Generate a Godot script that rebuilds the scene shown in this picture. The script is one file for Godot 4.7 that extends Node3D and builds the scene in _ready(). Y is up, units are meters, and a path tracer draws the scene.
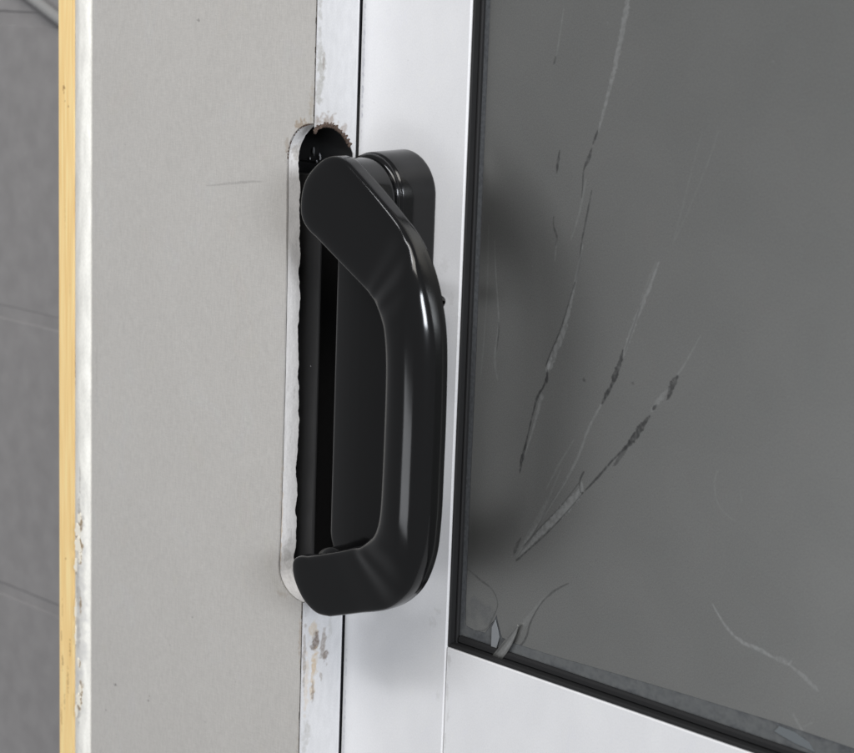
extends Node3D
# Close-up of a black pull handle on a white sliding door, beside a grey frame panel with a hand-cut notch.
# Measures in the helpers are millimetres: x runs along the door to the right, y up, z out of the door's face (z = 0).

const MM = 0.001
const SCRATCHES = [
	[1, 0.45, [[148.3, 181.3, 1.2], [144.7, 159.4, 1.2], [140.3, 140.8, 0.8], [136.9, 127.8, 0.5], [136.6, 125.3, 0.2]]],
	[-1, 0.75, [[136.0, 126.1, 0.2], [135.1, 123.5, 0.6], [133.7, 120.1, 0.2]]],
	[-1, 0.70, [[133.3, 118.4, 0.2], [132.0, 114.1, 0.9], [129.6, 108.9, 0.3], [129.5, 102.6, 0.3], [129.3, 97.0, 0.2]]],
	[1, 0.25, [[131.0, 104.8, 0.5], [128.2, 89.7, 0.5], [124.5, 78.7, 0.3]]],
	[-1, 0.65, [[134.5, 100.9, 0.2], [132.1, 87.2, 0.45], [130.5, 78.5, 0.3], [130.0, 69.9, 0.5], [127.5, 57.5, 0.3]]],
	[1, 0.50, [[131.2, 77.3, 0.3], [127.9, 59.7, 0.7], [123.2, 39.5, 1.3], [119.8, 31.1, 1.5], [115.8, 22.1, 1.4], [114.8, 19.7, 0.4]]],
	[-1, 0.60, [[127.9, 61.0, 0.25], [121.9, 41.1, 0.3], [117.0, 29.8, 0.3], [114.1, 22.3, 0.4]]],
	[1, 0.80, [[117.2, 26.3, 0.4], [115.8, 22.6, 0.8], [115.4, 19.8, 0.3]]],
	[-1, 0.85, [[115.3, 20.7, 0.3], [115.0, 16.2, 0.8], [113.0, 12.3, 0.4], [110.4, 8.3, 0.6], [107.6, -2.1, 0.35], [105.3, -12.5, 0.4], [103.4, -20.1, 0.9], [102.1, -28.1, 0.3]]],
	[1, 0.40, [[112.7, 8.7, 1.0], [108.5, -7.3, 0.5], [104.0, -20.9, 0.3]]],
	[1, 0.40, [[171.4, 74.8, 0.4], [167.1, 62.7, 0.8], [162.7, 52.8, 1.0], [158.3, 40.4, 0.9], [155.7, 32.3, 0.3]]],
	[-1, 0.35, [[163.5, 55.9, 0.3], [159.2, 42.6, 0.4], [156.6, 35.0, 0.3]]],
	[-1, 0.85, [[155.5, 35.7, 0.3], [154.7, 31.3, 0.9], [152.1, 24.0, 1.2], [150.7, 19.9, 0.6], [148.3, 15.6, 0.9], [146.0, 10.9, 0.3]]],
	[1, 0.35, [[145.5, 10.3, 0.5], [139.7, -0.8, 0.55], [133.5, -17.0, 0.6], [122.4, -36.3, 0.5], [110.2, -54.9, 0.4], [102.6, -66.4, 0.3]]],
	[1, 0.22, [[131.8, -7.5, 0.3], [124.2, -20.1, 0.5], [117.5, -32.8, 0.3]]],
	[1, 0.22, [[125.4, -22.1, 0.3], [114.4, -47.1, 0.6], [105.8, -60.5, 0.4]]],
	[1, 0.18, [[118.4, -37.1, 0.3], [110.1, -52.7, 0.8], [103.6, -63.4, 0.4]]],
	[-1, 0.30, [[129.0, -25.0, 0.2], [118.2, -42.6, 0.3], [108.7, -59.9, 0.3]]],
	[1, 0.25, [[194.5, 47.8, 0.2], [188.0, 35.6, 0.4], [183.9, 29.2, 0.4]]],
	[-1, 0.80, [[184.4, 29.2, 0.5], [182.2, 25.5, 1.6], [180.5, 20.2, 0.7], [179.6, 18.4, 0.2]]],
	[1, 0.30, [[180.8, 23.6, 0.5], [176.5, 18.7, 1.0], [171.9, 11.9, 0.7]]],
	[-1, 0.75, [[174.7, 15.4, 0.3], [173.8, 14.4, 0.8], [172.8, 13.0, 0.3]]],
	[-1, 0.80, [[171.5, 10.2, 0.4], [167.2, 4.3, 1.4], [162.9, -2.1, 1.2], [158.5, -6.9, 0.5], [153.5, -12.2, 0.4], [146.5, -20.6, 0.5], [139.3, -28.7, 0.3]]],
	[-1, 0.50, [[164.2, 2.0, 0.3], [159.5, -6.7, 0.9], [155.2, -13.2, 0.6], [153.7, -14.8, 0.2]]],
	[1, 0.50, [[137.4, -25.1, 0.3], [137.1, -28.7, 1.4], [131.9, -35.6, 2.0], [124.5, -43.5, 1.8], [114.8, -53.9, 1.2], [103.8, -66.6, 0.4]]],
	[-1, 0.70, [[138.2, -20.5, 0.4], [136.3, -24.9, 0.4], [137.1, -29.6, 0.25], [138.8, -29.3, 0.2]]],
	[-1, 0.60, [[138.3, -29.8, 0.25], [130.0, -40.1, 0.3], [118.8, -52.6, 0.35], [107.2, -63.9, 0.4], [102.2, -68.8, 0.6]]],
	[-1, 0.50, [[135.8, -25.9, 0.2], [126.5, -38.1, 0.25], [115.7, -50.0, 0.25], [105.9, -61.5, 0.3]]],
	[-1, 0.50, [[104.5, -57.6, 0.3], [101.8, -62.8, 0.9], [100.8, -66.3, 0.3]]],
	[1, 0.35, [[114.4, 175.5, 0.2], [113.3, 166.4, 0.3], [111.8, 155.9, 0.3]]],
	[-1, 0.50, [[111.3, 155.1, 0.3], [110.9, 153.4, 0.5], [110.4, 152.1, 0.2]]],
	[-1, 0.75, [[116.0, 116.2, 0.2], [115.3, 110.6, 0.7], [115.0, 106.3, 0.2]]],
	[-1, 0.55, [[114.5, 87.5, 0.3], [114.7, 83.6, 0.4], [116.7, 79.5, 0.5], [116.4, 75.2, 0.3]]],
	[1, 0.35, [[116.7, 78.7, 0.3], [116.6, 72.6, 0.4], [116.3, 68.6, 0.5]]],
	[1, 0.40, [[81.4, 73.8, 0.2], [82.8, 60.6, 0.3], [84.7, 47.5, 0.35], [85.9, 37.7, 0.5], [85.5, 32.7, 0.3]]],
	[1, 0.25, [[85.5, 32.7, 0.4], [84.5, 20.3, 0.7], [86.8, 11.6, 0.3]]],
	[1, 0.20, [[77.5, 80.1, 0.3], [78.2, 46.6, 0.4], [76.6, 9.9, 0.3]]],
	[-1, 0.50, [[85.9, 37.7, 0.3], [86.1, 33.3, 0.4], [85.4, 25.0, 0.2]]],
	[1, 0.45, [[209.0, -62.3, 0.25], [213.4, -67.2, 0.5], [218.7, -71.8, 0.6], [224.8, -74.4, 0.8], [233.6, -75.5, 0.8], [239.4, -76.9, 0.6]]],
	[1, 0.30, [[239.4, -76.9, 0.3], [244.1, -76.9, 1.4], [247.0, -77.7, 0.6], [248.3, -75.7, 0.3]]],
	[1, 0.30, [[247.0, -77.7, 0.4], [252.9, -80.3, 0.8], [258.7, -83.3, 0.9], [261.6, -85.0, 0.3]]],
	[1, 0.16, [[207.1, -6.0, 0.3], [206.0, -11.2, 0.4], [207.6, -18.4, 0.3], [211.9, -23.0, 0.3], [217.4, -25.1, 0.2]]],
	[1, 0.12, [[218.7, -11.9, 0.3], [219.7, -18.0, 0.3]]],
	[1, 0.13, [[189.1, 129.9, 0.2], [184.6, 111.6, 0.4], [177.9, 82.6, 0.5]]],
	[1, 0.12, [[196.7, 130.4, 0.2], [192.9, 118.3, 0.4], [185.5, 99.6, 0.3], [178.7, 84.7, 0.4]]],
	[1, 0.14, [[169.9, 74.6, 0.5], [167.7, 69.0, 0.6], [163.3, 58.0, 0.4]]],
	[1, 0.18, [[131.5, -72.9, 0.3], [120.6, -81.2, 0.6], [111.4, -93.3, 1.4], [102.6, -105.9, 1.8], [95.9, -115.4, 1.2]]],
	[-1, 0.60, [[133.2, -71.6, 0.2], [124.4, -77.9, 0.5], [117.9, -85.1, 0.3], [112.6, -94.8, 0.4], [109.7, -104.1, 0.5], [100.7, -115.0, 0.4]]],
	[-1, 0.45, [[106.3, -98.3, 0.2], [100.2, -106.6, 0.5], [93.4, -115.1, 0.6]]],
	[1, 0.35, [[107.6, -98.9, 0.2], [101.5, -108.6, 0.5], [95.9, -115.8, 0.4]]],
	[-1, 0.40, [[73.5, -79.3, 0.2], [81.8, -82.6, 0.5], [89.3, -85.6, 0.4], [92.7, -91.4, 0.3], [90.0, -98.7, 0.4], [85.5, -105.6, 0.3], [75.1, -108.4, 0.4]]],
	[-1, 0.25, [[135.5, 20.4, 0.3], [136.1, 19.7, 0.5], [136.7, 18.9, 0.3]]],
	[-1, 0.40, [[135.0, 19.9, 0.2], [135.5, 19.6, 0.7], [136.1, 19.2, 0.2]]],
	[-1, 0.35, [[161.2, 22.9, 0.2], [161.7, 22.6, 0.7], [162.3, 22.2, 0.2]]],
	[1, 0.25, [[251.1, -98.0, 0.5], [254.8, -102.4, 0.6], [256.2, -103.3, 0.3]]],
	[1, 0.20, [[256.1, -101.6, 0.3], [260.0, -98.4, 0.4]]],
]

var rng := RandomNumberGenerator.new()


# ---------------------------------------------------------------- helpers
func begin() -> SurfaceTool:
	var st := SurfaceTool.new()
	st.begin(Mesh.PRIMITIVE_TRIANGLES)
	return st


# one triangle in millimetres, turned so that it faces along "out"
func tri(st: SurfaceTool, a: Vector3, b: Vector3, c: Vector3, out: Vector3, sheet: Sheet = null) -> void:
	var n := (a - c).cross(a - b)
	var pts := [a, b, c] if n.dot(out) >= 0.0 else [a, c, b]
	for p in pts:
		if sheet:
			st.set_uv(sheet.uv_side(p) if sheet.side else sheet.uv(p))
		st.add_vertex(p * MM)


func quad(st: SurfaceTool, a: Vector3, b: Vector3, c: Vector3, d: Vector3, out: Vector3, sheet: Sheet = null) -> void:
	tri(st, a, b, c, out, sheet)
	tri(st, a, c, d, out, sheet)


# box with chamfered edges
func add_box(st: SurfaceTool, lo: Vector3, hi: Vector3, ch := 0.5, sheet: Sheet = null) -> void:
	var c := (lo + hi) / 2.0
	var h := (hi - lo) / 2.0
	ch = minf(ch, minf(h.x, minf(h.y, h.z)) * 0.8)
	st.set_smooth_group(-1)
	for ax in 3:
		var a1 := (ax + 1) % 3
		var a2 := (ax + 2) % 3
		for s in [-1.0, 1.0]:
			var out := Vector3.ZERO
			out[ax] = s
			var q := []
			for k in [[-1, -1], [1, -1], [1, 1], [-1, 1]]:
				var p := Vector3.ZERO
				p[ax] = s * h[ax]
				p[a1] = k[0] * (h[a1] - ch)
				p[a2] = k[1] * (h[a2] - ch)
				q.append(c + p)
			quad(st, q[0], q[1], q[2], q[3], out, sheet)
			for t in [-1.0, 1.0]:            # edge between +-ax and +-a1
				var e := []
				for k in [-1.0, 1.0]:
					var p := Vector3.ZERO
					p[ax] = s * h[ax]
					p[a1] = t * (h[a1] - ch)
					p[a2] = k * (h[a2] - ch)
					var r := Vector3.ZERO
					r[ax] = s * (h[ax] - ch)
					r[a1] = t * h[a1]
					r[a2] = k * (h[a2] - ch)
					e.append([c + p, c + r])
				var o2 := Vector3.ZERO
				o2[ax] = s
				o2[a1] = t
				quad(st, e[0][0], e[1][0], e[1][1], e[0][1], o2, sheet)
	for sx in [-1.0, 1.0]:
		for sy in [-1.0, 1.0]:
			for sz in [-1.0, 1.0]:
				var s3 := Vector3(sx, sy, sz)
				tri(st, c + s3 * Vector3(h.x, h.y - ch, h.z - ch), c + s3 * Vector3(h.x - ch, h.y, h.z - ch), c + s3 * Vector3(h.x - ch, h.y - ch, h.z), s3, sheet)


# a flat outline in x, y pushed through from z0 to z1; rim points may be moved at the back by "back" (ragged cuts)
func add_plate(st: SurfaceTool, outline: PackedVector2Array, z0: float, z1: float, sheet: Sheet = null, back := PackedVector2Array()) -> void:
	st.set_smooth_group(-1)
	var bo := back if back.size() else outline
	var ids := Geometry2D.triangulate_polygon(outline)
	for k in range(0, ids.size(), 3):
		var f := []
		for j in 3:
			f.append(Vector3(outline[ids[k + j]].x, outline[ids[k + j]].y, z1))
		tri(st, f[0], f[1], f[2], Vector3(0, 0, 1), sheet)
	var idb := Geometry2D.triangulate_polygon(bo)
	for k in range(0, idb.size(), 3):
		var g := []
		for j in 3:
			g.append(Vector3(bo[idb[k + j]].x, bo[idb[k + j]].y, z0))
		tri(st, g[0], g[1], g[2], Vector3(0, 0, -1), sheet)
	var turn := -1.0 if Geometry2D.is_polygon_clockwise(outline) else 1.0
	for k in outline.size():
		var a := outline[k]
		var b := outline[(k + 1) % outline.size()]
		var c := bo[k]
		var d := bo[(k + 1) % outline.size()]
		var e := (b - a) * turn
		quad(st, Vector3(a.x, a.y, z1), Vector3(b.x, b.y, z1), Vector3(d.x, d.y, z0), Vector3(c.x, c.y, z0), Vector3(e.y, -e.x, 0), sheet)


# rings of equal length joined into a smooth skin; the last one closes on its middle
func add_rings(st: SurfaceTool, rings: Array, inside: Vector3, close_first := true, close_last := true, smooth := 0) -> void:
	st.set_smooth_group(smooth)
	var n: int = rings[0].size()
	# which way round is outward: tested on the widest ring
	var flip := 1.0
	var r0: Array = rings[rings.size() / 2 - 1]
	var r1: Array = rings[rings.size() / 2]
	var tot := 0.0
	for k in n:
		var a: Vector3 = r0[k]
		var b: Vector3 = r0[(k + 1) % n]
		var c: Vector3 = r1[k]
		var nn := (a - c).cross(a - b)
		var mid := Vector3.ZERO
		mid = (a - inside)
		mid.z = 0.0
		tot += nn.dot(mid)
	if tot < 0.0:
		flip = -1.0
	for i in rings.size() - 1:
		for k in n:
			var a: Vector3 = rings[i][k]
			var b: Vector3 = rings[i][(k + 1) % n]
			var c: Vector3 = rings[i + 1][k]
			var d: Vector3 = rings[i + 1][(k + 1) % n]
			var list := [a, b, c, b, d, c] if flip > 0.0 else [a, c, b, b, c, d]
			for p in list:
				st.add_vertex(p * MM)
	for e in 2:
		if (e == 0 and not close_first) or (e == 1 and not close_last):
			continue
		var r: Array = rings[0] if e == 0 else rings[rings.size() - 1]
		var o := Vector3.ZERO
		for p in r:
			o += p
		o /= n
		for k in n:
			var a: Vector3 = r[k]
			var b: Vector3 = r[(k + 1) % n]
			var keep: bool = (flip > 0.0) == (e == 0)
			for p in ([o, b, a] if keep else [o, a, b]):
				st.add_vertex(p * MM)


# a bar with rounded ends from a to b
func add_rod(st: SurfaceTool, a: Vector3, b: Vector3, ra: float, rb: float, sides := 10) -> void:
	st.set_smooth_group(0)
	var d := (b - a).normalized()
	var u := d.cross(Vector3(0.31, 0.77, 0.55)).normalized()
	var v := d.cross(u)
	var prof := [[-ra * 0.95, ra * 0.3], [-ra * 0.6, ra * 0.8], [0.0, ra], [a.distance_to(b), rb], [a.distance_to(b) + rb * 0.6, rb * 0.8], [a.distance_to(b) + rb * 0.95, rb * 0.3]]
	for i in prof.size() - 1:
		for k in sides:
			var t0 := TAU * k / sides
			var t1 := TAU * (k + 1) / sides
			var e0 := u * cos(t0) + v * sin(t0)
			var e1 := u * cos(t1) + v * sin(t1)
			quad(st, a + d * prof[i][0] + e0 * prof[i][1], a + d * prof[i][0] + e1 * prof[i][1], a + d * prof[i + 1][0] + e1 * prof[i + 1][1], a + d * prof[i + 1][0] + e0 * prof[i + 1][1], e0 + e1)


func build(called: String, st: SurfaceTool, m: Material, parent: Node) -> MeshInstance3D:
	st.index()
	st.generate_normals()
	var o := MeshInstance3D.new()
	o.name = called
	o.mesh = st.commit()
	o.material_override = m
	parent.add_child(o, true)
	return o


func node(called: String, parent: Node) -> Node3D:
	var o := Node3D.new()
	o.name = called
	parent.add_child(o, true)
	return o


func describe(o: Node, label: String, category: String) -> void:
	o.set_meta("kind", "thing")
	o.set_meta("label", label)
	o.set_meta("category", category)


# points on a smooth curve through the given ones
func smooth_curve(p: Array, steps: int) -> Array:
	var out := []
	for i in p.size() - 1:
		var a: Vector2 = p[maxi(i - 1, 0)]
		var b: Vector2 = p[i]
		var c: Vector2 = p[i + 1]
		var d: Vector2 = p[mini(i + 2, p.size() - 1)]
		for k in steps:
			out.append(b.cubic_interpolate(c, a, d, float(k) / steps))
	out.append(p[p.size() - 1])
	return out


# the same for scratch points [x, y, half width]
func eased(p: Array) -> Array:
	var out := []
	for i in p.size() - 1:
		var v := []
		for k in [maxi(i - 1, 0), i, i + 1, mini(i + 2, p.size() - 1)]:
			v.append(Vector3(p[k][0], p[k][1], p[k][2]))
		for k in 5:
			var e: Vector3 = (v[1] as Vector3).cubic_interpolate(v[2], v[0], v[3], k / 5.0)
			out.append([e.x, e.y, maxf(e.z, 0.1)])
	out.append([p[p.size() - 1][0], p[p.size() - 1][1], 0.1])
	return out


# ---------------------------------------------------------------- textures
# A picture of a flat area: millimetres to pixels
class Sheet:
	var img: Image
	var lo: Vector2
	var hi: Vector2
	var px: float
	var w: int
	var h: int
	var side := false

	func _init(a: Vector2, b: Vector2, per_mm: float, base: Color) -> void:
		lo = a
		hi = b
		px = per_mm
		w = int((b.x - a.x) * px)
		h = int((b.y - a.y) * px)
		img = Image.create(w, h, false, Image.FORMAT_RGB8)
		img.fill(base)

	func uv(p: Vector3) -> Vector2:
		return Vector2((p.x - lo.x) / (hi.x - lo.x), (hi.y - p.y) / (hi.y - lo.y))

	func uv_side(p: Vector3) -> Vector2:          # for faces across x: z takes the place of x
		return Vector2((p.z - lo.x) / (hi.x - lo.x), (hi.y - p.y) / (hi.y - lo.y))

	# grain: multiplies every pixel by 1 + amount * noise (noise stretched by sx, sy in mm)
	func grain(seed_: int, sx: float, sy: float, amount: float, tint := Color.WHITE, octaves := 2) -> void:
		var n := FastNoiseLite.new()
		n.seed = seed_
		n.noise_type = FastNoiseLite.TYPE_SIMPLEX
		n.fractal_octaves = octaves
		n.frequency = 1.0
		for y in h:
			for x in w:
				var v := n.get_noise_2d(x / px / sx, y / px / sy) * amount
				var c := img.get_pixel(x, y)
				img.set_pixel(x, y, Color(clampf(c.r * (1.0 + v * tint.r), 0, 1), clampf(c.g * (1.0 + v * tint.g), 0, 1), clampf(c.b * (1.0 + v * tint.b), 0, 1)))

	# patches of a colour where a noise rises over a threshold, inside an ellipse with a ragged border
	func patch(at: Vector2, r: Vector2, c: Color, alpha: float, seed_: int, scale := 2.0, thr := -0.1) -> void:
		var n := FastNoiseLite.new()
		n.seed = seed_
		n.noise_type = FastNoiseLite.TYPE_SIMPLEX
		n.fractal_octaves = 3
		n.frequency = 0.5
		for y in range(maxi(0, int((hi.y - at.y - r.y * 1.3) * px)), mini(h, int((hi.y - at.y + r.y * 1.3) * px) + 1)):
			for x in range(maxi(0, int((at.x - r.x * 1.3 - lo.x) * px)), mini(w, int((at.x + r.x * 1.3 - lo.x) * px) + 1)):
				var mx := lo.x + x / px
				var my := hi.y - y / px
				var d := Vector2((mx - at.x) / r.x, (my - at.y) / r.y).length()
				var v := n.get_noise_2d(mx / scale, my / scale) * 0.7 - thr + (0.7 - d) * 1.4
				var a := clampf(v * 1.7, 0.0, 1.0) * alpha * (0.6 + 0.4 * clampf(n.get_noise_2d(mx * 3.0 / scale + 40.0, my * 3.0 / scale) + 0.5, 0.0, 1.0))
				if a > 0.0:
					img.set_pixel(x, y, img.get_pixel(x, y).lerp(c, a))

	# a scratch through points [x, y, half width]
	func scratch(pts: Array, c: Color, alpha: float, n: FastNoiseLite) -> void:
		for i in pts.size() - 1:
			var a := Vector2(pts[i][0], pts[i][1])
			var b := Vector2(pts[i + 1][0], pts[i + 1][1])
			var wa: float = pts[i][2]
			var wb: float = pts[i + 1][2]
			var m := maxf(wa, wb) + 0.6
			var ab := b - a
			for y in range(maxi(0, int((hi.y - maxf(a.y, b.y) - m) * px)), mini(h, int((hi.y - minf(a.y, b.y) + m) * px) + 1)):
				for x in range(maxi(0, int((minf(a.x, b.x) - m - lo.x) * px)), mini(w, int((maxf(a.x, b.x) + m - lo.x) * px) + 1)):
					var p := Vector2(lo.x + x / px, hi.y - y / px)
					var t := clampf((p - a).dot(ab) / maxf(ab.length_squared(), 0.0001), 0.0, 1.0)
					var side := n.get_noise_2d(p.x * 0.7, p.y * 0.7) * 0.9
					var d := absf((p - a - ab * t).length() + side * 0.25)
					var wd := lerpf(wa, wb, t) * (1.0 + side)
					var k := clampf((wd - d) / 0.35 + 0.5, 0.0, 1.0) * alpha * clampf(0.85 + 0.9 * n.get_noise_2d(p.x * 0.8 + 90.0, p.y * 0.5), 0.15, 1.0)
					if (t > 0.0 or i == 0) and (t < 1.0 or i == pts.size() - 2):
						if k > 0.0:
							img.set_pixel(x, y, img.get_pixel(x, y).lerp(c, clampf(k, 0.0, 1.0)))

	func texture() -> ImageTexture:
		img.generate_mipmaps()
		return ImageTexture.create_from_image(img)


func s(r: float, g: float, b: float) -> Color:      # a base colour given as linear light
	return Color(r, g, b).linear_to_srgb()


func paint(tex: Texture2D, rough: float, spec := 0.5) -> StandardMaterial3D:
	var m := StandardMaterial3D.new()
	m.albedo_texture = tex
	m.roughness = rough
	m.metallic_specular = spec
	return m


func plain(c: Color, rough: float, spec := 0.5) -> StandardMaterial3D:
	var m := StandardMaterial3D.new()
	m.albedo_color = c
	m.roughness = rough
	m.metallic_specular = spec
	return m


func noise_tex(seed_: int, freq: float, size := 512, octaves := 4) -> NoiseTexture2D:
	var n := FastNoiseLite.new()
	n.seed = seed_
	n.frequency = freq
	n.fractal_octaves = octaves
	var t := NoiseTexture2D.new()
	t.noise = n
	t.width = size
	t.height = size
	t.seamless = true
	return t


func area_light(called: String, at: Vector3, to: Vector3, size: Vector2, energy: float, c: Color) -> void:
	var l := AreaLight3D.new()
	l.name = called
	add_child(l)
	l.area_size = size
	l.light_energy = energy
	l.light_color = c
	l.area_range = 8.0
	l.area_attenuation = 2.0
	l.shadow_enabled = true
	l.look_at_from_position(at, to, Vector3(0.1, 0.99, 0.05))


# ---------------------------------------------------------------- scene
func _ready() -> void:
	rng.seed = 7
	# camera: measured from the photograph's vanishing points
	var cam := Camera3D.new()
	cam.name = "camera"
	add_child(cam)
	cam.transform = Transform3D(Basis(Vector3(0.72330188, 0.03586135, -0.68960015), Vector3(-0.15912136, 0.98043088, -0.1159124), Vector3(0.6719485, 0.19356977, 0.7148538)), Vector3(0.6338235, 0.1761819, 0.6221715))
	cam.fov = 22.42
	cam.near = 0.02
	cam.far = 50.0
	cam.current = true
	# the lens: the far wall lies a little out of focus
	var lens := CameraAttributesPhysical.new()
	lens.frustum_focal_length = 60.55
	lens.frustum_focus_distance = 0.88
	lens.frustum_near = 0.02
	lens.frustum_far = 50.0
	lens.exposure_aperture = 12.0
	cam.attributes = lens
	# room light: an even, dim surround and the ceiling lamps of the room
	var we := WorldEnvironment.new()
	we.name = "environment"
	var env := Environment.new()
	env.background_mode = Environment.BG_COLOR
	env.background_color = Color(0.555, 0.56, 0.57)
	env.background_energy_multiplier = 1.0
	env.tonemap_mode = Environment.TONE_MAPPER_LINEAR
	env.tonemap_exposure = 1.0
	env.sdfgi_enabled = true
	env.ssao_enabled = true
	env.ssil_enabled = true
	we.environment = env
	add_child(we)
	area_light("ceiling_lamp", Vector3(1.45, 2.2, 1.75), Vector3(0.05, 0.0, 0.0), Vector2(1.6, 1.0), 4.3, Color(1.0, 0.985, 0.965))
	area_light("ceiling_lamp_001", Vector3(0.3, 2.2, 2.2), Vector3(0.0, 0.0, 0.0), Vector2(1.3, 0.25), 2.6, Color(0.98, 0.985, 1.0))
	area_light("side_window_light", Vector3(3.2, 0.75, 1.2), Vector3(0.0, 0.0, 0.0), Vector2(0.7, 0.7), 6.6, Color(0.95, 0.97, 1.0))
	area_light("low_window_light", Vector3(0.1, -0.69, 2.5), Vector3(0.08, -0.03, 0.0), Vector2(1.3, 0.42), 0.7, Color(0.97, 0.98, 1.0))
	block_wall()
	cable()
	door_frame()
	sliding_door()


func block_wall() -> void:
	var wall := node("block_wall", self)
	describe(wall, "dark grey painted concrete block wall behind the yellow wooden strip", "wall")
	var plain_face: StandardMaterial3D
	var marked_face: StandardMaterial3D
	for k in 2:
		var sh := Sheet.new(Vector2(-196, -98), Vector2(196, 98), 2.5, s(0.315, 0.308, 0.308))
		sh.grain(301 + k, 30.0, 30.0, 0.04, Color.WHITE, 3)
		sh.grain(303 + k, 1.2, 1.2, 0.02, Color.WHITE, 2)
		if k == 1:
			for q in [[1, 12, 4, 3, .4], [4, 4, 3, 6, .45], [1.5, -3, 3, 4, .4], [5, -8, 2.5, 5, .4], [9, 6, 3, 4, .3], [4, -18, 2, 6, .4], [6, -28, 2, 5, .35], [7, -38, 2.5, 5, .35], [5, -46, 2, 4, .3], [30, -80, 5, 4, .3], [24, -72, 3, 3, .2]]:
				sh.patch(Vector2(q[0], q[1]), Vector2(q[2], q[3]), s(0.37, 0.365, 0.36), q[4], int(q[1] + 400), 2.0, 0.05)
		var m := paint(sh.texture(), 0.75)
		if k == 0:
			plain_face = m
		else:
			marked_face = m
	var box_sheet := Sheet.new(Vector2(-196, -98), Vector2(196, 98), 0.1, Color.WHITE)
	var mortar := begin()
	add_box(mortar, Vector3(-1100, -460, -180), Vector3(-215, 570, -125.9), 0.5, box_sheet)
	build("mortar", mortar, plain_face, wall)
	var block := begin()
	add_box(block, Vector3(-195.5, -96.5, -40), Vector3(195.5, 97.5, 0), 1.3, box_sheet)
	block.index()
	block.generate_normals()
	var mesh := block.commit()
	for row in 5:
		for col in 2:
			var o := MeshInstance3D.new()
			o.name = "block"
			o.mesh = mesh
			o.material_override = marked_face if row == 2 and col == 0 else plain_face
			wall.add_child(o, true)
			o.position = Vector3(-440.0 - 400.0 * col - (60.0 if row % 2 else 10.0) + 0.0, -349.0 + 201.5 * row, -125.0 + [0.0, 0.5, -0.4, 0.3, 0.0][row]) * MM


func cable() -> void:
	var st := begin()
	add_rod(st, Vector3(-620, 247, -120.5), Vector3(-330, 126, -120.5), 3.6, 3.6, 20)
	var c := build("wall_cable", st, plain(s(0.33, 0.33, 0.325), 0.6), self)
	describe(c, "pale grey cable slanting across the dark block wall, upper left corner", "cable")


func notched(notch: Array, extra: float) -> PackedVector2Array:
	var o := PackedVector2Array()
	o.append(Vector2(-167, 225))
	o.append(Vector2(-1.5, 225))
	for i in notch.size():
		var p: Vector2 = notch[i]
		var mid := Vector2(-1.0, clampf(p.y, -93.0, 103.0))
		var d := (mid - p).normalized()
		if i == 0 or i == notch.size() - 1:
			d = Vector2(0, -1 if i == 0 else 1)
		o.append(p + d * extra)
	o.append(Vector2(-1.5, -265))
	o.append(Vector2(-167, -265))
	return o


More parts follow.
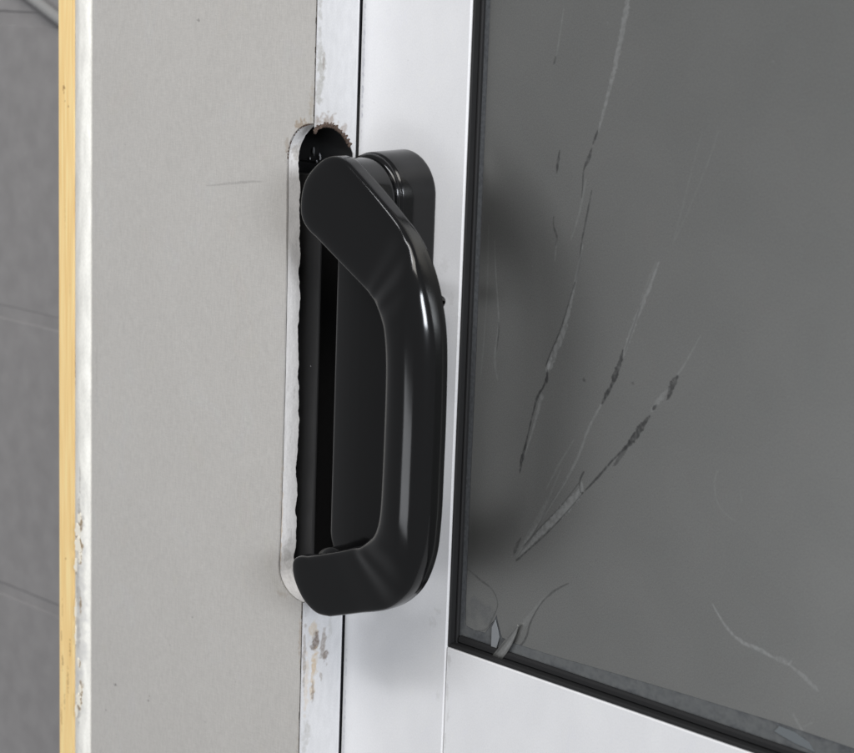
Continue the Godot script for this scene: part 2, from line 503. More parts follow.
func door_frame() -> void:
	var frame := node("door_frame", self)
	describe(frame, "grey vinyl faced door frame with a notch cut out beside the black handle", "door frame")
	# --- grey face with a linen-like weave
	var sh := Sheet.new(Vector2(-170, -270), Vector2(2, 230), 3.0, s(0.525, 0.508, 0.479))
	sh.grain(11, 0.45, 9.0, 0.032)
	sh.grain(12, 7.0, 0.45, 0.022)
	sh.grain(13, 60.0, 90.0, 0.008, Color(0.9, 1.0, 1.15), 3)
	sh.grain(14, 0.7, 0.7, 0.03)
	var nz := FastNoiseLite.new()
	nz.frequency = 0.9
	sh.scratch([[-76, 85.2, 0.15], [-68, 86.2, 0.4], [-60, 87.6, 0.5], [-50, 89.0, 0.6], [-42, 90.2, 0.45], [-36, 90.6, 0.15]], s(0.24, 0.23, 0.22), 0.38, nz)
	for q in [[-146, -189, 1.3, .75], [-117.6, -190, .9, .6], [-116.5, -187, .7, .5], [-82.5, -135, .8, .35], [-100, -154.7, .9, .25], [-71, -188, .9, .25], [-83.5, 163.5, 1.1, .5], [-154, -206, .8, .4], [-127, 60, .7, .2], [-60, -70, .6, .15], [-140, 100, .7, .2], [-130, -60, .6, .2], [-48, -160, .7, .2]]:
		sh.patch(Vector2(q[0], q[1]), Vector2(q[2] * 1.3, q[2]), s(0.13, 0.125, 0.12), q[3], int(q[0] * 7), 1.0)
	for q in [[-163, -20, 1.2, 26, .2], [-164, 60, .9, 18, .15], [-158, -90, .8, 12, .1]]:
		sh.patch(Vector2(q[0], q[1]), Vector2(q[2], q[3]), s(0.3, 0.29, 0.27), q[4], int(q[1] + 300), 1.5)
	# brown soiling round the top of the notch and along the cut
	sh.patch(Vector2(-9, 119), Vector2(8, 4.0), s(0.27, 0.19, 0.12), 0.6, 61, 2.0, 0.05)
	sh.patch(Vector2(-18.5, 108), Vector2(3.5, 9), s(0.3, 0.24, 0.18), 0.4, 62, 1.6, 0.15)
	sh.patch(Vector2(-3, 128), Vector2(3, 14), s(0.34, 0.28, 0.2), 0.35, 63, 1.6, 0.1)
	sh.patch(Vector2(-17.5, -60), Vector2(1.6, 45), s(0.4, 0.3, 0.2), 0.3, 64, 2.0, 0.1)
	sh.patch(Vector2(-15, -106), Vector2(7, 3), s(0.33, 0.27, 0.22), 0.35, 65, 1.6, 0.1)
	sh.patch(Vector2(-2, -125), Vector2(1.8, 20), s(0.3, 0.22, 0.15), 0.4, 66, 1.6, 0.1)
	sh.patch(Vector2(-2, -190), Vector2(1.5, 40), s(0.36, 0.3, 0.24), 0.3, 67, 1.6, 0.1)
	var face := paint(sh.texture(), 0.55, 0.45)
	var notch := []                               # from the upper end of the cut round to its lower end
	for k in 13:
		var a := PI / 2 * k / 12.0
		notch.append(Vector2(-1.5 - 17.0 * sin(a), 103.0 + 17.0 * cos(a)))
	for k in 17:
		var y := 100.0 - 192.0 * k / 16.0
		notch.append(Vector2(-18.5 + 1.2 * sin(PI * (100.0 - y) / 192.0) + rng.randf_range(-0.08, 0.08), y))
	for k in 11:
		var a := PI / 2 * k / 10.0
		notch.append(Vector2(-1.5 - 16.9 * cos(a), -94.0 - 13.0 * sin(a)))
	var st := begin()
	add_plate(st, notched(notch, 0.0), 27.1, 28.0, sh)
	build("face_panel", st, face, frame)
	# backing strip in shadow between the vinyl and the board
	st = begin()
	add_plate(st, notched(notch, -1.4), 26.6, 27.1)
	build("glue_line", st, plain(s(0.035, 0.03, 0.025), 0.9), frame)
	# white board below the vinyl; the cut shows its ragged thickness
	var cs := Sheet.new(Vector2(12, -120), Vector2(30, 130), 5.0, s(0.88, 0.87, 0.85))
	cs.side = true
	cs.grain(21, 3.0, 12.0, 0.03)
	cs.grain(22, 0.8, 2.0, 0.03)
	for k in 22:
		cs.patch(Vector2(rng.randf_range(18, 27), rng.randf_range(-100, 105)), Vector2(rng.randf_range(0.3, 1.2), rng.randf_range(0.8, 6.0)), s(0.45, 0.43, 0.41), rng.randf_range(0.1, 0.4), 200 + k, 1.2, 0.1)
	cs.patch(Vector2(22, 106), Vector2(6, 7), s(0.42, 0.38, 0.33), 0.55, 300, 2.5, 0.0)
	cs.patch(Vector2(22, -88), Vector2(5, 16), s(0.45, 0.44, 0.42), 0.4, 301, 3.0, 0.1)
	cs.patch(Vector2(26.3, -70), Vector2(0.9, 40), s(0.55, 0.4, 0.25), 0.5, 302, 3.0, 0.1)
	var cutm := paint(cs.texture(), 0.8, 0.3)
	# denser outline so that the back edge can be ragged
	var dense := []
	for i in notch.size() - 1:
		var steps := 10 if i > 11 and i < 30 else 3
		for k in steps:
			dense.append((notch[i] as Vector2).lerp(notch[i + 1], float(k) / steps))
	dense.append(notch[notch.size() - 1])
	var wob := FastNoiseLite.new()
	wob.seed = 5
	wob.frequency = 0.12
	wob.fractal_octaves = 3
	st = begin()
	st.set_smooth_group(-1)
	var rows := [26.6, 25.0, 23.0, 21.0, 19.0]
	for i in dense.size() - 1:
		for j in rows.size() - 1:
			var c4 := []
			for q in [[i, j], [i + 1, j], [i + 1, j + 1], [i, j + 1]]:
				var p: Vector2 = dense[q[0]]
				var t: float = float(q[1]) / (rows.size() - 1)
				var mid := Vector2(-1.0, clampf(p.y, -93.0, 103.0))
				var d := (mid - p).normalized() if mid.distance_to(p) > 0.1 else Vector2.ZERO
				var z: float = rows[q[1]] + t * (wob.get_noise_2d(p.y * 0.5, 7.0) * 1.3 + wob.get_noise_2d(p.y * 3.0, 50.0) * 0.4) - t * clampf((40.0 - p.y) / 130.0, -0.4, 1.0) * 2.0
				var e := -0.2 + wob.get_noise_2d(p.y * 0.5, z * 1.0) * 0.1
				c4.append(Vector3(p.x + d.x * e, p.y + d.y * e, z))
			quad(st, c4[0], c4[1], c4[2], c4[3], Vector3(1, 0, 0.05), cs)
	build("cut_edge", st, cutm, frame)
	st = begin()
	add_plate(st, notched(notch, -2.0), 19.5, 26.6)
	build("board", st, plain(s(0.6, 0.58, 0.55), 0.9), frame)
	# --- rounded white edge at the far end of the panel
	var bs := Sheet.new(Vector2(-186, -270), Vector2(-165, 230), 3.0, s(0.90, 0.88, 0.82))
	bs.grain(41, 6.0, 30.0, 0.05)
	bs.grain(42, 1.0, 3.0, 0.03)
	bs.patch(Vector2(-176, -160), Vector2(7.5, 85), s(0.66, 0.65, 0.625), 0.75, 950, 6.0, 0.0)
	for q in [[-177, -97, 2.2, 8, 0], [-176, -104, 3.6, 8, 0], [-175.6, -106, 2.4, 5, 2], [-178.4, -112, 4.4, 10, 1], [-176, -118, 3.0, 5, 2], [-178, -122, 4.2, 7, 1], [-180, -132, 3.6, 10, 0], [-180.6, -130, 2.6, 8, 1], [-178, -146, 3.2, 12, 0], [-176, -152, 1.6, 6, 2], [-181, -160, 2.6, 22, 1], [-178, -167, 3.0, 12, 0], [-181, -182, 2.2, 12, 1], [-177, -186, 2.4, 5, 1], [-175, -198, 2.2, 5, 2], [-177, -204, 4.0, 7, 1], [-178, -213, 3.6, 9, 0], [-177, -210, 2.4, 4, 2], [-182, -214, 1.4, 5, 2], [-182.9, -60, 0.9, 30, 1], [-182.9, -20, .8, 16, 2], [-182.8, 25, 0.9, 22, 1], [-182.7, 70, 0.7, 14, 0], [-176.5, -82, 0.9, 12, 0], [-182.8, 205, .9, 9, 2], [-182.8, 150, .8, 12, 0]]:
		bs.patch(Vector2(q[0], q[1]), Vector2(q[2], q[3]), [s(0.55, 0.53, 0.49), s(0.95, 0.91, 0.80), s(0.30, 0.21, 0.13)][q[4]], 0.95, int(q[1] * 3 + 900), 2.6, -0.1)
	st = begin()
	st.set_smooth_group(0)
	var prof := []
	for k in 15:
		var t := k / 14.0
		prof.append(Vector2(-183.4 + 16.2 * t, 24.0 + 4.9 * pow(sin(PI * (0.12 + 0.80 * t)), 0.55)))
	for i in prof.size() - 1:
		for j in 50:
			var y0 := -265.0 + 9.8 * j
			var y1 := y0 + 9.8
			var c4 := []
			for q in [[i, y0], [i + 1, y0], [i + 1, y1], [i, y1]]:
				var p: Vector2 = prof[q[0]]
				c4.append(Vector3(p.x, q[1], p.y))
			quad(st, c4[0], c4[1], c4[2], c4[3], Vector3(0, 0, 1), bs)
	quad(st, Vector3(-183.4, -265, prof[0].y), Vector3(-183.4, 225, prof[0].y), Vector3(-183.4, 225, 10), Vector3(-183.4, -265, 10), Vector3(-1, 0, 0), bs)
	var bm := paint(bs.texture(), 0.45)
	build("rounded_edge", st, bm, frame)
	# flakes of peeling paint on the rounded edge
	var cream := plain(s(0.90, 0.85, 0.73), 0.7, 0.4)
	var under := plain(s(0.36, 0.28, 0.19), 0.85, 0.3)
	for q in [[-176.4, -103, 1.6, 3.4], [-178.6, -111, 2.6, 4.2], [-177.6, -119, 2.9, 4.6], [-176.2, -125, 1.6, 3.0], [-180.4, -131, 1.8, 4.6], [-180.9, -156, 1.0, 6.5], [-181.0, -171, 0.9, 5.0], [-177.4, -185, 1.2, 2.4], [-175.6, -200, 1.5, 2.8], [-177.2, -207, 2.2, 4.0], [-179.6, -214, 1.4, 3.4]]:
		for layer in 2:
			var o := PackedVector2Array()
			for j in 19:
				var a := TAU * j / 19.0
				var g := rng.randf_range(0.5, 1.2) * (1.0 if layer else 1.1)
				o.append(Vector2(q[0] + (0.0 if layer else 0.5) + cos(a) * q[2] * g, q[1] - (0.0 if layer else 0.7) + sin(a) * q[3] * g))
			st = begin()
			var top := 24.0 + 4.9 * pow(sin(PI * (0.12 + 0.80 * (q[0] + 183.4) / 16.2)), 0.55)
			add_plate(st, o, top - 1.5, top + (0.3 if layer else 0.12))
			build("paint_chip" if layer else "bare_patch", st, cream if layer else under, frame)
	# --- bare wood strip
	var ws := Sheet.new(Vector2(-200, -270), Vector2(-182, 230), 3.0, s(0.99, 0.712, 0.325))
	ws.grain(51, 0.9, 60.0, 0.06, Color(0.5, 0.9, 1.6))
	ws.grain(52, 4.0, 120.0, 0.05, Color(0.5, 0.9, 1.5))
	for q in [[-193, 125, 1.6, 3.4, .8], [-192, 118.5, 1.2, 1.6, .6], [-189, 116, 1.1, 1.6, .7], [-191.9, -130, 1.0, 1.4, .6], [-196, -175, 1.0, 7, .35], [-195, -190, 1.4, 9, .5], [-188, -180, 1.0, 10, .5], [-190, -200, 1.5, 12, .4], [-196, -222, 1.2, 12, .4], [-193, -212, 1.0, 8, .35], [-195, -160, .7, 10, .3], [-184.5, 212, 0.7, 8, .6], [-188, 20, .6, 9, .15], [-192, 60, .6, 14, .15]]:
		ws.patch(Vector2(q[0], q[1]), Vector2(q[2], q[3]), s(0.26, 0.15, 0.06), q[4], int(q[1] * 5 + 2000), 1.5, 0.05)
	st = begin()
	add_box(st, Vector3(-198, -265, -30), Vector3(-183.6, 225, 27.0), 0.6, ws)
	build("wood_strip", st, paint(ws.texture(), 0.6, 0.4), frame)
	st = begin()
	add_box(st, Vector3(-183.3, -265, -30), Vector3(-62, 225, 18.5), 0.5)
	build("frame_core", st, plain(s(0.35, 0.33, 0.3), 0.8), frame)
	# --- white return strip between the panel and the door, above and below the notch
	var rs := Sheet.new(Vector2(0, -270), Vector2(30, 230), 4.0, s(0.655, 0.654, 0.662))
	rs.side = true
	rs.grain(71, 5.0, 14.0, 0.02)
	rs.grain(72, 0.8, 1.5, 0.025)
	for q in [[26.4, 178, 2.0, 26, 0, .55], [26.0, 153, 3.0, 11, 0, .75], [24.6, 144, 3.4, 9, 0, .8], [26.0, 135, 3.2, 9, 0, .7], [23.4, 148, 1.2, 5, 1, .45], [24.6, 148, .9, 3, 2, .5], [26.6, 122, 1.6, 4, 1, .5],
			[20.5, -122, 5.0, 7, 4, .45], [19.6, -128, 3.6, 7, 3, .8], [19.5, -139, 3.0, 9, 4, .75], [14.2, -131, 3.0, 10, 1, .65], [12.4, -137, 2.2, 6, 3, .6], [20.6, -151, 2.2, 8, 4, .6], [20.5, -154, 1.4, 6, 3, .5], [25.0, -148, 2.4, 22, 4, .3], [26.4, -135, 1.6, 22, 1, .5], [10.0, -123, 2.2, 6, 0, .35], [23.5, -172, 3, 10, 0, .5], [25.5, -190, 2.5, 26, 0, .4], [15.0, -147, 1.4, 4, 1, .45]]:
		rs.patch(Vector2(q[0], q[1]), Vector2(q[2], q[3]), [s(0.40, 0.39, 0.36), s(0.22, 0.18, 0.15), s(0.85, 0.85, 0.84), s(0.12, 0.085, 0.065), s(0.55, 0.40, 0.24)][q[4]], q[5], int(q[0] * 31 + q[1] * 3 + 5000), 3.2, -0.12)
	rs.patch(Vector2(20, 121.5), Vector2(9, 5), s(0.24, 0.18, 0.14), 0.6, 5501, 2.4, 0.05)
	rs.patch(Vector2(10, 117), Vector2(4, 5), s(0.26, 0.2, 0.16), 0.5, 5502, 2.4, 0.05)
	var rm := paint(rs.texture(), 0.35)
	var arch := []
	for q in [[28.0, 117.0], [27.2, 118.6], [24.5, 119.5], [21.5, 120.0], [18.7, 119.7], [15.5, 118.9], [12.0, 116.8], [9.0, 114.2], [6.2, 110.8], [4.2, 107.3], [2.9, 104.6], [2.0, 102.0]]:
		arch.append(Vector2(q[0], q[1]))
	for part in 2:
		st = begin()
		var pl := PackedVector2Array()
		if part == 0:
			pl.append(Vector2(28, 225))
			for q in arch:
				pl.append(q)
			pl.append(Vector2(2.0, 225))
		else:
			pl = PackedVector2Array([Vector2(28, -265), Vector2(28, -107), Vector2(2, -107), Vector2(2, -265)])
		st.set_smooth_group(-1)
		var ids := Geometry2D.triangulate_polygon(pl)
		for k in range(0, ids.size(), 3):
			var f := []
			for j in 3:
				f.append(Vector3(0, pl[ids[k + j]].y, pl[ids[k + j]].x))
			tri(st, f[0], f[1], f[2], Vector3(1, 0, 0), rs)
			for j in 3:
				f[j].x = -0.45
			tri(st, f[0], f[1], f[2], Vector3(-1, 0, 0), rs)
		for k in pl.size():
			var a := pl[k]
			var b := pl[(k + 1) % pl.size()]
			var mid := (a + b) / 2.0
			var outw := Vector3(0, 0, 1) if mid.x > 27.9 else (Vector3(0, 0, -1) if mid.x < 2.05 else Vector3(0, -1 if part == 0 else 1, 0))
			quad(st, Vector3(0, a.y, a.x), Vector3(0, b.y, b.x), Vector3(-0.45, b.y, b.x), Vector3(-0.45, a.y, a.x), outw, rs)
		build("return_strip", st, rm, frame)
		# rolled lip where the strip meets the door, and the pile seal in the gap
		st = begin()
		var ya := 104.0 if part == 0 else -265.0
		var yb := 225.0 if part == 0 else -107.0
		add_rod(st, Vector3(-0.35, ya, 2.5), Vector3(-0.35, yb, 2.5), 0.75, 0.75, 10)
		build("strip_lip", st, rm, frame)
		st = begin()
		add_box(st, Vector3(-9, 121.0 if part == 0 else ya, -30), Vector3(-1.9, yb, 24), 0.3)
		build("pile_seal", st, plain(s(0.02, 0.02, 0.025), 0.95), frame)
	# dark dirt packed in the crack between the panel and the strip
	for part in 2:
		st = begin()
		for k in 40:
			var y0 := 120.6 + 2.6 * k if part == 0 else -107.6 - 3.9 * (k + 1)
			var dy := 2.6 if part == 0 else 3.9
			add_box(st, Vector3(-1.48, y0, 20), Vector3(-0.47, y0 + dy - 0.02, 27.75 + rng.randf_range(-0.5, 0.15)), 0.05)
		var grime := build("crack_dirt", st, plain(s(0.045, 0.034, 0.026), 0.95), frame)
		grime.set_meta("kind", "stuff")
	# --- brown torn fibres along the top of the notch
	st = begin()
	for k in 150:
		var t := rng.randf()
		var i := int(t * (arch.size() - 1.001))
		var p: Vector2 = (arch[i] as Vector2).lerp(arch[i + 1], t * (arch.size() - 1.001) - i)
		if p.y < 110.0:
			continue
		var b := Vector3(rng.randf_range(-0.3, 0.3), p.y - 1.2, p.x)
		var e := b + Vector3(rng.randf_range(0.1, 0.7), rng.randf_range(0.2, 1.8) * (1.0 if rng.randf() < 0.6 else 0.5), rng.randf_range(-1.3, 1.0))
		add_rod(st, b, e, rng.randf_range(0.3, 0.8), rng.randf_range(0.1, 0.55), 5)
	for k in 40:
		var a := PI / 2 * rng.randf()
		var b := Vector3(-1.0 - 17.2 * sin(a), 102.6 + 17.0 * cos(a), 27.6)
		add_rod(st, b, b + Vector3(rng.randf_range(-1.2, 0.6), rng.randf_range(-0.4, 1.0), rng.randf_range(0.0, 0.5)), 0.25, 0.07, 5)
	var fib := build("torn_fibres", st, plain(s(0.105, 0.072, 0.056), 0.95), frame)
	fib.set_meta("kind", "stuff")
	# --- black lining seen through the notch, with a deep channel
	var bl := plain(s(0.024, 0.024, 0.0245), 0.42)
	st = begin()
	add_box(st, Vector3(-61, -118, -22), Vector3(-22, 98.9, 2.0), 0.8)
	add_box(st, Vector3(-61, 99, -22), Vector3(-1.0, 132, 1.9), 0.8)
	add_box(st, Vector3(-21.9, -118, -22), Vector3(-1.0, -102, 1.9), 0.8)
	add_box(st, Vector3(-61, 124, 2.1), Vector3(-1.8, 131, 19.2), 0.5)
	add_box(st, Vector3(-61, -118, 2.1), Vector3(-1.8, -111, 19.2), 0.5)
	build("notch_lining", st, bl, frame)
	st = begin()
	add_box(st, Vector3(-60, -110.5, 11.0), Vector3(-10.8, 95, 13.0), 0.6)
	build("inner_guide", st, bl, frame)
	st = begin()
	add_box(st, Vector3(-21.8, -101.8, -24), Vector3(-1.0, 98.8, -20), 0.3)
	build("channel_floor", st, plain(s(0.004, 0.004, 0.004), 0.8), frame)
	# flakes of paint in the notch
	var flake := plain(s(0.36, 0.36, 0.37), 0.6)
	for q in [[-27.2, 104.7, 2.6, 2.4], [-22.9, 102.2, 2.6, 1.9], [-20.7, 99.8, 2.6, 1.1], [-24.9, 99.9, 2.6, 0.8], [-29.8, 101.2, 2.6, 0.9], [-14.4, 4.0, 13.4, 0.5], [-22.5, -40.0, 13.4, 0.45]]:
		var c := Vector3(q[0], q[1], q[2])
		var r: float = q[3]
		var loop := []
		for j in 7:
			loop.append(c + Vector3(cos(TAU * j / 7.0) * r * 0.4, sin(TAU * j / 7.0) * r - cos(TAU * j / 7.0) * r * 0.3, 0) * rng.randf_range(0.6, 1.2) + Vector3(0, 0, rng.randf_range(0.0, 0.5)))
		st = begin()
		st.set_smooth_group(-1)
		for j in 7:
			tri(st, c + Vector3(0, 0, 0.4), loop[j], loop[(j + 1) % 7], Vector3(0, 0, 1))
			tri(st, c - Vector3(0, 0, 0.2), loop[j], loop[(j + 1) % 7], Vector3(0, 0, -1))
		build("paint_flake", st, flake, frame)


func sliding_door() -> void:
	var door := node("sliding_door", self)
	describe(door, "white sliding door with scratched frosted glass and a black pull handle", "door")
	# --- white stile and bottom rail
	var ds := Sheet.new(Vector2(-2, -270), Vector2(330, 230), 2.6, s(0.768, 0.764, 0.775))
	ds.grain(81, 30.0, 60.0, 0.012, Color(1, 1, 0.9), 3)
	ds.grain(82, 0.8, 1.2, 0.02)
	for q in [[69.5, -123, 2.2, 5, .3], [69.0, -138, 1.4, 7, .3], [70, -150, 1.3, 5, .25], [68.8, -163, 1.2, 6, .25], [63, -142, 2.0, 4, .15], [58, -108, 4, 5, .18], [61, -101, 3, 3, .2], [47, 93, 1, 1, .0], [57, 60, 5, 6, .14], [62, 45, 3, 5, .14], [30, 150, .6, .6, .4], [9, 130, .6, .7, .3], [48, 178, .5, .5, .3], [62, 120, .6, .6, .25], [90, -140, .6, .6, .25], [66.6, 20, .5, 40, .15], [130, -150, .7, .6, .3], [175, -140, .6, .5, .25]]:
		ds.patch(Vector2(q[0], q[1]), Vector2(q[2], q[3]), s(0.36, 0.35, 0.33), q[4], int(q[0] * 13 + q[1]), 1.6, 0.05)
	ds.patch(Vector2(1.5, 150), Vector2(0.9, 50), s(0.3, 0.3, 0.36), 0.5, 8801, 2.0, 0.05)
	ds.patch(Vector2(1.5, -180), Vector2(0.8, 60), s(0.3, 0.3, 0.36), 0.4, 8802, 2.0, 0.05)
	var white := paint(ds.texture(), 0.32)
	var st := begin()
	add_box(st, Vector3(-0.6, -265, -38), Vector3(67.4, 225, 0), 0.7, ds)
	build("stile", st, white, door)
	st = begin()
	add_box(st, Vector3(67.75, -265, -38), Vector3(320, -117.5, -0.15), 0.5, ds)
	build("bottom_rail", st, white, door)
	# --- black glazing gasket along the stile and the rail
	var rubber := plain(s(0.008, 0.008, 0.0085), 0.75)
	st = begin()
	add_box(st, Vector3(67.45, -117.4, -22), Vector3(68.7, 225, -0.8), 0.4)
	add_box(st, Vector3(68.7, -117.4, -22), Vector3(70.4, 225, -4.2), 0.5)
	build("gasket", st, rubber, door)
	st = begin()
	add_box(st, Vector3(68.8, -117.4, -22), Vector3(320, -115.6, -0.9), 0.4)
	add_box(st, Vector3(70.5, -115.6, -22), Vector3(320, -112.0, -4.0), 0.9)
	build("gasket", st, rubber, door)
	# --- glass and the grey privacy film stuck on it
	var gs := Sheet.new(Vector2(66, -120), Vector2(324, 232), 2.0, s(0.082, 0.086, 0.089))
	gs.grain(91, 3.0, 3.0, 0.10)
	gs.grain(92, 0.8, 0.8, 0.08)
	for k in 70:
		gs.patch(Vector2(rng.randf_range(90, 320), rng.randf_range(-111.5, -104)), Vector2(rng.randf_range(0.8, 3.5), rng.randf_range(0.7, 2.4)), s(0.12, 0.125, 0.125), rng.randf_range(0.2, 0.6), 700 + k, 1.4, 0.05)
	gs.patch(Vector2(190, -108), Vector2(150, 6), s(0.135, 0.14, 0.138), 0.7, 771, 9.0, -0.4)
	var glassm := paint(gs.texture(), 0.2)
	st = begin()
	add_box(st, Vector3(68.6, -117, -12), Vector3(320, 225, -6.0), 0.3, gs)
	var pane := build("glass_pane", st, glassm, door)
	var fs := Sheet.new(Vector2(66, -116), Vector2(324, 228), 4.0, s(0.352, 0.356, 0.338))
	fs.grain(101, 0.55, 0.55, 0.06, Color(1.1, 1.0, 1.0), 1)
	fs.grain(102, 0.6, 1.2, 0.035, Color.WHITE, 2)
	fs.grain(103, 60.0, 60.0, 0.012, Color(1.1, 1, 1), 2)
	var nz := FastNoiseLite.new()
	nz.frequency = 0.5
	for q in SCRATCHES:
		fs.scratch(eased(q[2]), s(0.85, 0.86, 0.85) if q[0] > 0 else s(0.07, 0.07, 0.07), q[1] * (0.8 if q[0] > 0 else 0.8), nz)
	for k in 60:
		fs.patch(Vector2(rng.randf_range(80, 310), rng.randf_range(-98, 220)), Vector2(1, 1) * rng.randf_range(0.25, 0.55), s(0.14, 0.14, 0.14) if rng.randf() < 0.5 else s(0.55, 0.55, 0.55), rng.randf_range(0.2, 0.5), 1300 + k, 1.0, -0.1)
	fs.patch(Vector2(82, -97), Vector2(10, 12), s(0.2, 0.21, 0.22), 0.35, 772, 6.0, 0.0)
	var film := paint(fs.texture(), 0.37, 0.5)
	film.metallic = 0.93
	var edge := PackedVector2Array([Vector2(73.2, 222), Vector2(73.2, 100), Vector2(73.5, 20), Vector2(73.4, -60), Vector2(73.6, -98), Vector2(74.2, -106.5), Vector2(80, -107.4), Vector2(86, -106.8), Vector2(88, -104), Vector2(89.4, -101.5), Vector2(91.2, -99.6), Vector2(92.5, -96.6), Vector2(93.4, -99.5), Vector2(95.0, -103.5), Vector2(96.4, -106.4), Vector2(104, -107.2), Vector2(126, -106.9), Vector2(160, -105.6), Vector2(200, -104.4), Vector2(245, -103.4), Vector2(280, -103.6), Vector2(318, -103.2), Vector2(318, 222)])
	st = begin()
	add_plate(st, edge, -5.97, -5.8, fs)
	build("privacy_film", st, film, pane)
	# lifted corner of film showing its pale back, and a strand hanging over the gasket
	var pale := plain(s(0.22, 0.23, 0.24), 0.5)
	st = begin()
	add_plate(st, PackedVector2Array([Vector2(90.6, -112.2), Vector2(90.5, -103.0), Vector2(92.4, -99.0), Vector2(94.2, -103.4), Vector2(95.2, -106.6), Vector2(93.6, -113.0)]), -5.4, -5.1)
	build("film_flap", st, pale, pane)
	st = begin()
	add_plate(st, PackedVector2Array([Vector2(92.5, -115.8), Vector2(95.0, -112.5), Vector2(101.0, -104.6), Vector2(106.5, -97.5), Vector2(107.2, -97.9), Vector2(105.8, -102.5), Vector2(103.6, -108.0), Vector2(101.0, -112.4), Vector2(98.5, -115.6)]), -4.4, -3.9, fs)
	build("film_flap", st, film, pane)
	st = begin()
	add_plate(st, PackedVector2Array([Vector2(243, -107.5), Vector2(245, -104.6), Vector2(252, -104.9), Vector2(259, -107.2), Vector2(262, -110.4), Vector2(252, -109.4)]), -5.9, -5.6)
	build("tape_scrap", st, plain(s(0.13, 0.143, 0.15), 0.5), pane)
	handle(door)


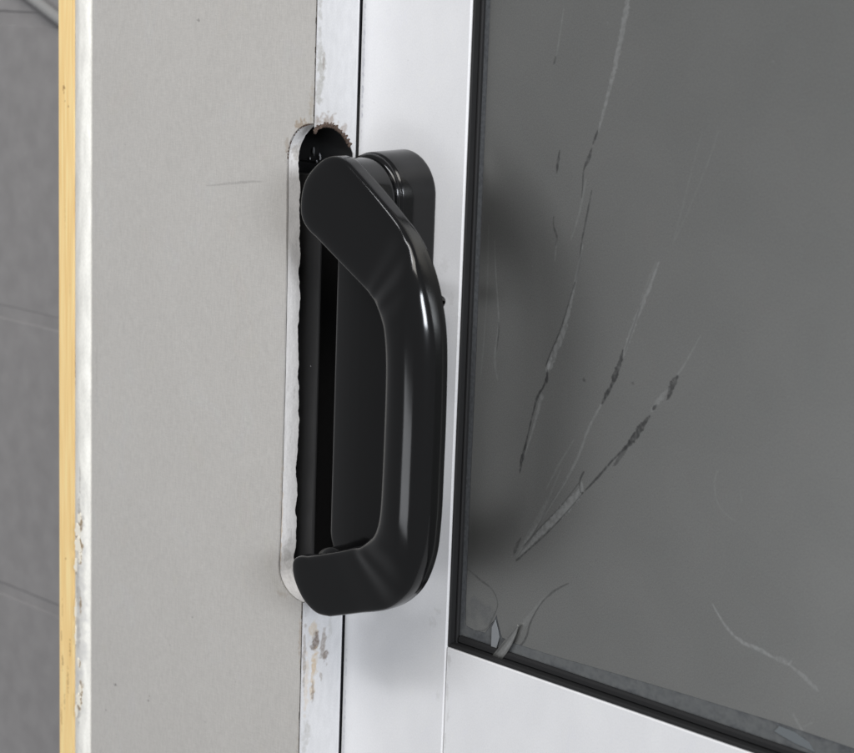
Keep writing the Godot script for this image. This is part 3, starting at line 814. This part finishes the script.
func handle(door: Node3D) -> void:
	var h := node("pull_handle", door)
	h.set_meta("label", "glossy black plastic offset pull handle")
	var black := plain(s(0.0045, 0.0045, 0.0047), 0.17, 0.45)
	black.roughness_texture = null
	var gloss := noise_tex(77, 0.02, 256, 4)
	var gr := Gradient.new()
	gr.set_color(0, Color(0.75, 0.75, 0.75))
	gr.set_color(1, Color(1.0, 1.0, 1.0))
	gloss.color_ramp = gr
	black.roughness = 0.15
	black.roughness_texture = gloss
	black.uv1_triplanar = true
	black.uv1_scale = Vector3(9, 9, 9)
	# --- base: a long stadium, its front rim rounded with a fine step
	var st := begin()
	var rings := []
	for q in [[0.0, 0.3], [0.0, 1.2], [-0.1, 3.0], [-0.35, 12.0], [-0.6, 19.6], [-0.75, 20.4], [-1.5, 20.7], [-1.6, 21.1], [-1.2, 21.6], [-1.25, 22.5], [-1.8, 23.3], [-2.8, 23.9], [-4.5, 24.3], [-9.0, 25.0], [-12.0, 25.35], [-15.0, 25.6], [-18.0, 25.7], [-19.9, 25.75]]:
		var r := []
		for k in 96:
			var a := TAU * k / 96.0
			var rad: float = 20.0 + q[0]
			var cy := 90.0 if sin(a) >= 0.0 else -68.0
			r.append(Vector3(30.5 + cos(a) * rad, cy + sin(a) * rad, q[1]))
		rings.append(r)
	add_rings(st, rings, Vector3(30.5, 10, 12))
	build("base_plate", st, black, h)
	# --- necks that carry the grip
	for q in [[30.5, 89.0, 18.2], [30.0, -83.5, 12.0]]:
		st = begin()
		rings = []
		for e in [[0.0, 23.0], [0.0, 26.0], [0.05, 30.0], [0.2, 36.0], [0.3, 38.4], [-3.0, 39.5]]:
			var r := []
			for k in 64:
				var a := TAU * k / 64.0
				r.append(Vector3(q[0] + cos(a) * (q[2] + e[0]), q[1] + sin(a) * (q[2] + e[0]), e[1]))
			rings.append(r)
		add_rings(st, rings, Vector3(q[0], q[1], 30))
		build("neck", st, black, h)
	# --- grip
	var inner := [Vector2(20.4, 71.4), Vector2(35, 62.6), Vector2(50.5, 53.5), Vector2(58, 48.8), Vector2(63.6, 43.0), Vector2(66.6, 35), Vector2(67.8, 22), Vector2(68.1, 6), Vector2(67.9, -20), Vector2(67.2, -42), Vector2(64.8, -53), Vector2(57.5, -61.2), Vector2(49, -65.4), Vector2(36, -70.5), Vector2(20, -76)]
	var outer := [Vector2(40.6, 106), Vector2(56, 95.6), Vector2(71, 84.2), Vector2(80.5, 75.5), Vector2(88, 64), Vector2(93.2, 50), Vector2(96.2, 34), Vector2(97.2, 8), Vector2(97.2, -22), Vector2(96.8, -44), Vector2(94.6, -61), Vector2(87, -77), Vector2(73, -88.2), Vector2(54, -95), Vector2(36, -101.2)]
	var round_at := [0.0, 0.0, 0.0, 0.22, 0.65, 0.95, 1.0, 1.0, 1.0, 1.0, 0.92, 0.5, 0.08, 0.0, 0.0]
	var steps := 8
	var pi := smooth_curve(inner, steps)
	var po := smooth_curve(outer, steps)
	var cnt := pi.size()
	var pts := []
	var med := []
	var rnd := []
	for k in cnt:                                   # down the outer side
		var at := float(k) / steps
		pts.append(po[k])
		med.append((po[k] + pi[k]) / 2.0)
		rnd.append(lerpf(round_at[int(at)], round_at[mini(int(at) + 1, 14)], smoothstep(0.0, 1.0, at - int(at))))
	var cap_low := smooth_curve([Vector2(36, -101.2), Vector2(27, -101.6), Vector2(18, -97), Vector2(11.5, -88.5), Vector2(10.2, -81.0), Vector2(13.5, -77.6), Vector2(20, -76)], 5)
	for k in range(1, cap_low.size() - 1):
		pts.append(cap_low[k])
		med.append(Vector2(27.0, -88.2))
		rnd.append(0.0)
	for k in range(cnt - 1, -1, -1):                # up the inner side
		var at := float(k) / steps
		pts.append(pi[k])
		med.append((po[k] + pi[k]) / 2.0)
		rnd.append(lerpf(round_at[int(at)], round_at[mini(int(at) + 1, 14)], smoothstep(0.0, 1.0, at - int(at))))
	var c0: Vector2 = (po[0] + pi[0]) / 2.0
	var v0: Vector2 = pi[0] - c0
	for k in range(1, 28):                          # round the top end
		var shape := 1.0 + 0.09 * exp(-pow((k - 5.0) / 3.2, 2.0)) - 0.075 * exp(-pow((k - 17.0) / 4.5, 2.0))
		pts.append(c0 + v0.rotated(-PI * k / 28.0) * shape)
		med.append(c0)
		rnd.append(0.0)
	# section from the back to the crown: flat back, thin rim, mould seam, then a front that is flat at the ends and domed on the bar
	rings = []
	var back := 38.0
	var secs := 30
	for j in secs + 7:
		var r := []
		for k in pts.size():
			var t: float = rnd[k]
			var m: Vector2 = med[k]
			var d: Vector2 = pts[k] - m
			var ca := 1.0
			var z := back
			if j < 6:
				ca = [0.0, 0.5, 0.95, 0.99, 1.0, lerpf(1.0, 0.965, t)][j]
				z = back + [0.0, 0.0, 0.0, 0.25, 0.9, 2.6][j] - (1.0 - t) * [0.0, 0.0, 0.0, 0.0, 0.0, 0.6][j]
			else:
				var a := PI / 2 * (j - 6) / secs
				var nn := lerpf(5.5, 2.1, t)
				ca = pow(maxf(cos(a), 0.0), 2.0 / nn) * lerpf(1.0, 0.985, t)
				z = back + 3.0 + lerpf(6.0, 13.5, t) * pow(sin(a), 2.0 / nn)
				if j == secs + 6:
					ca = 0.0
			r.append(Vector3(m.x + d.x * ca, m.y + d.y * ca, z))
		rings.append(r)
	st = begin()
	add_rings(st, rings, Vector3(60, 0, 38), false, false)
	build("grip", st, black, h)
	# --- small thumb nub behind the bar
	st = begin()
	add_rod(st, Vector3(48, 45.5, 12), Vector3(66.0, 45.8, 12), 3.2, 3.0, 14)
	build("thumb_nub", st, black, h)
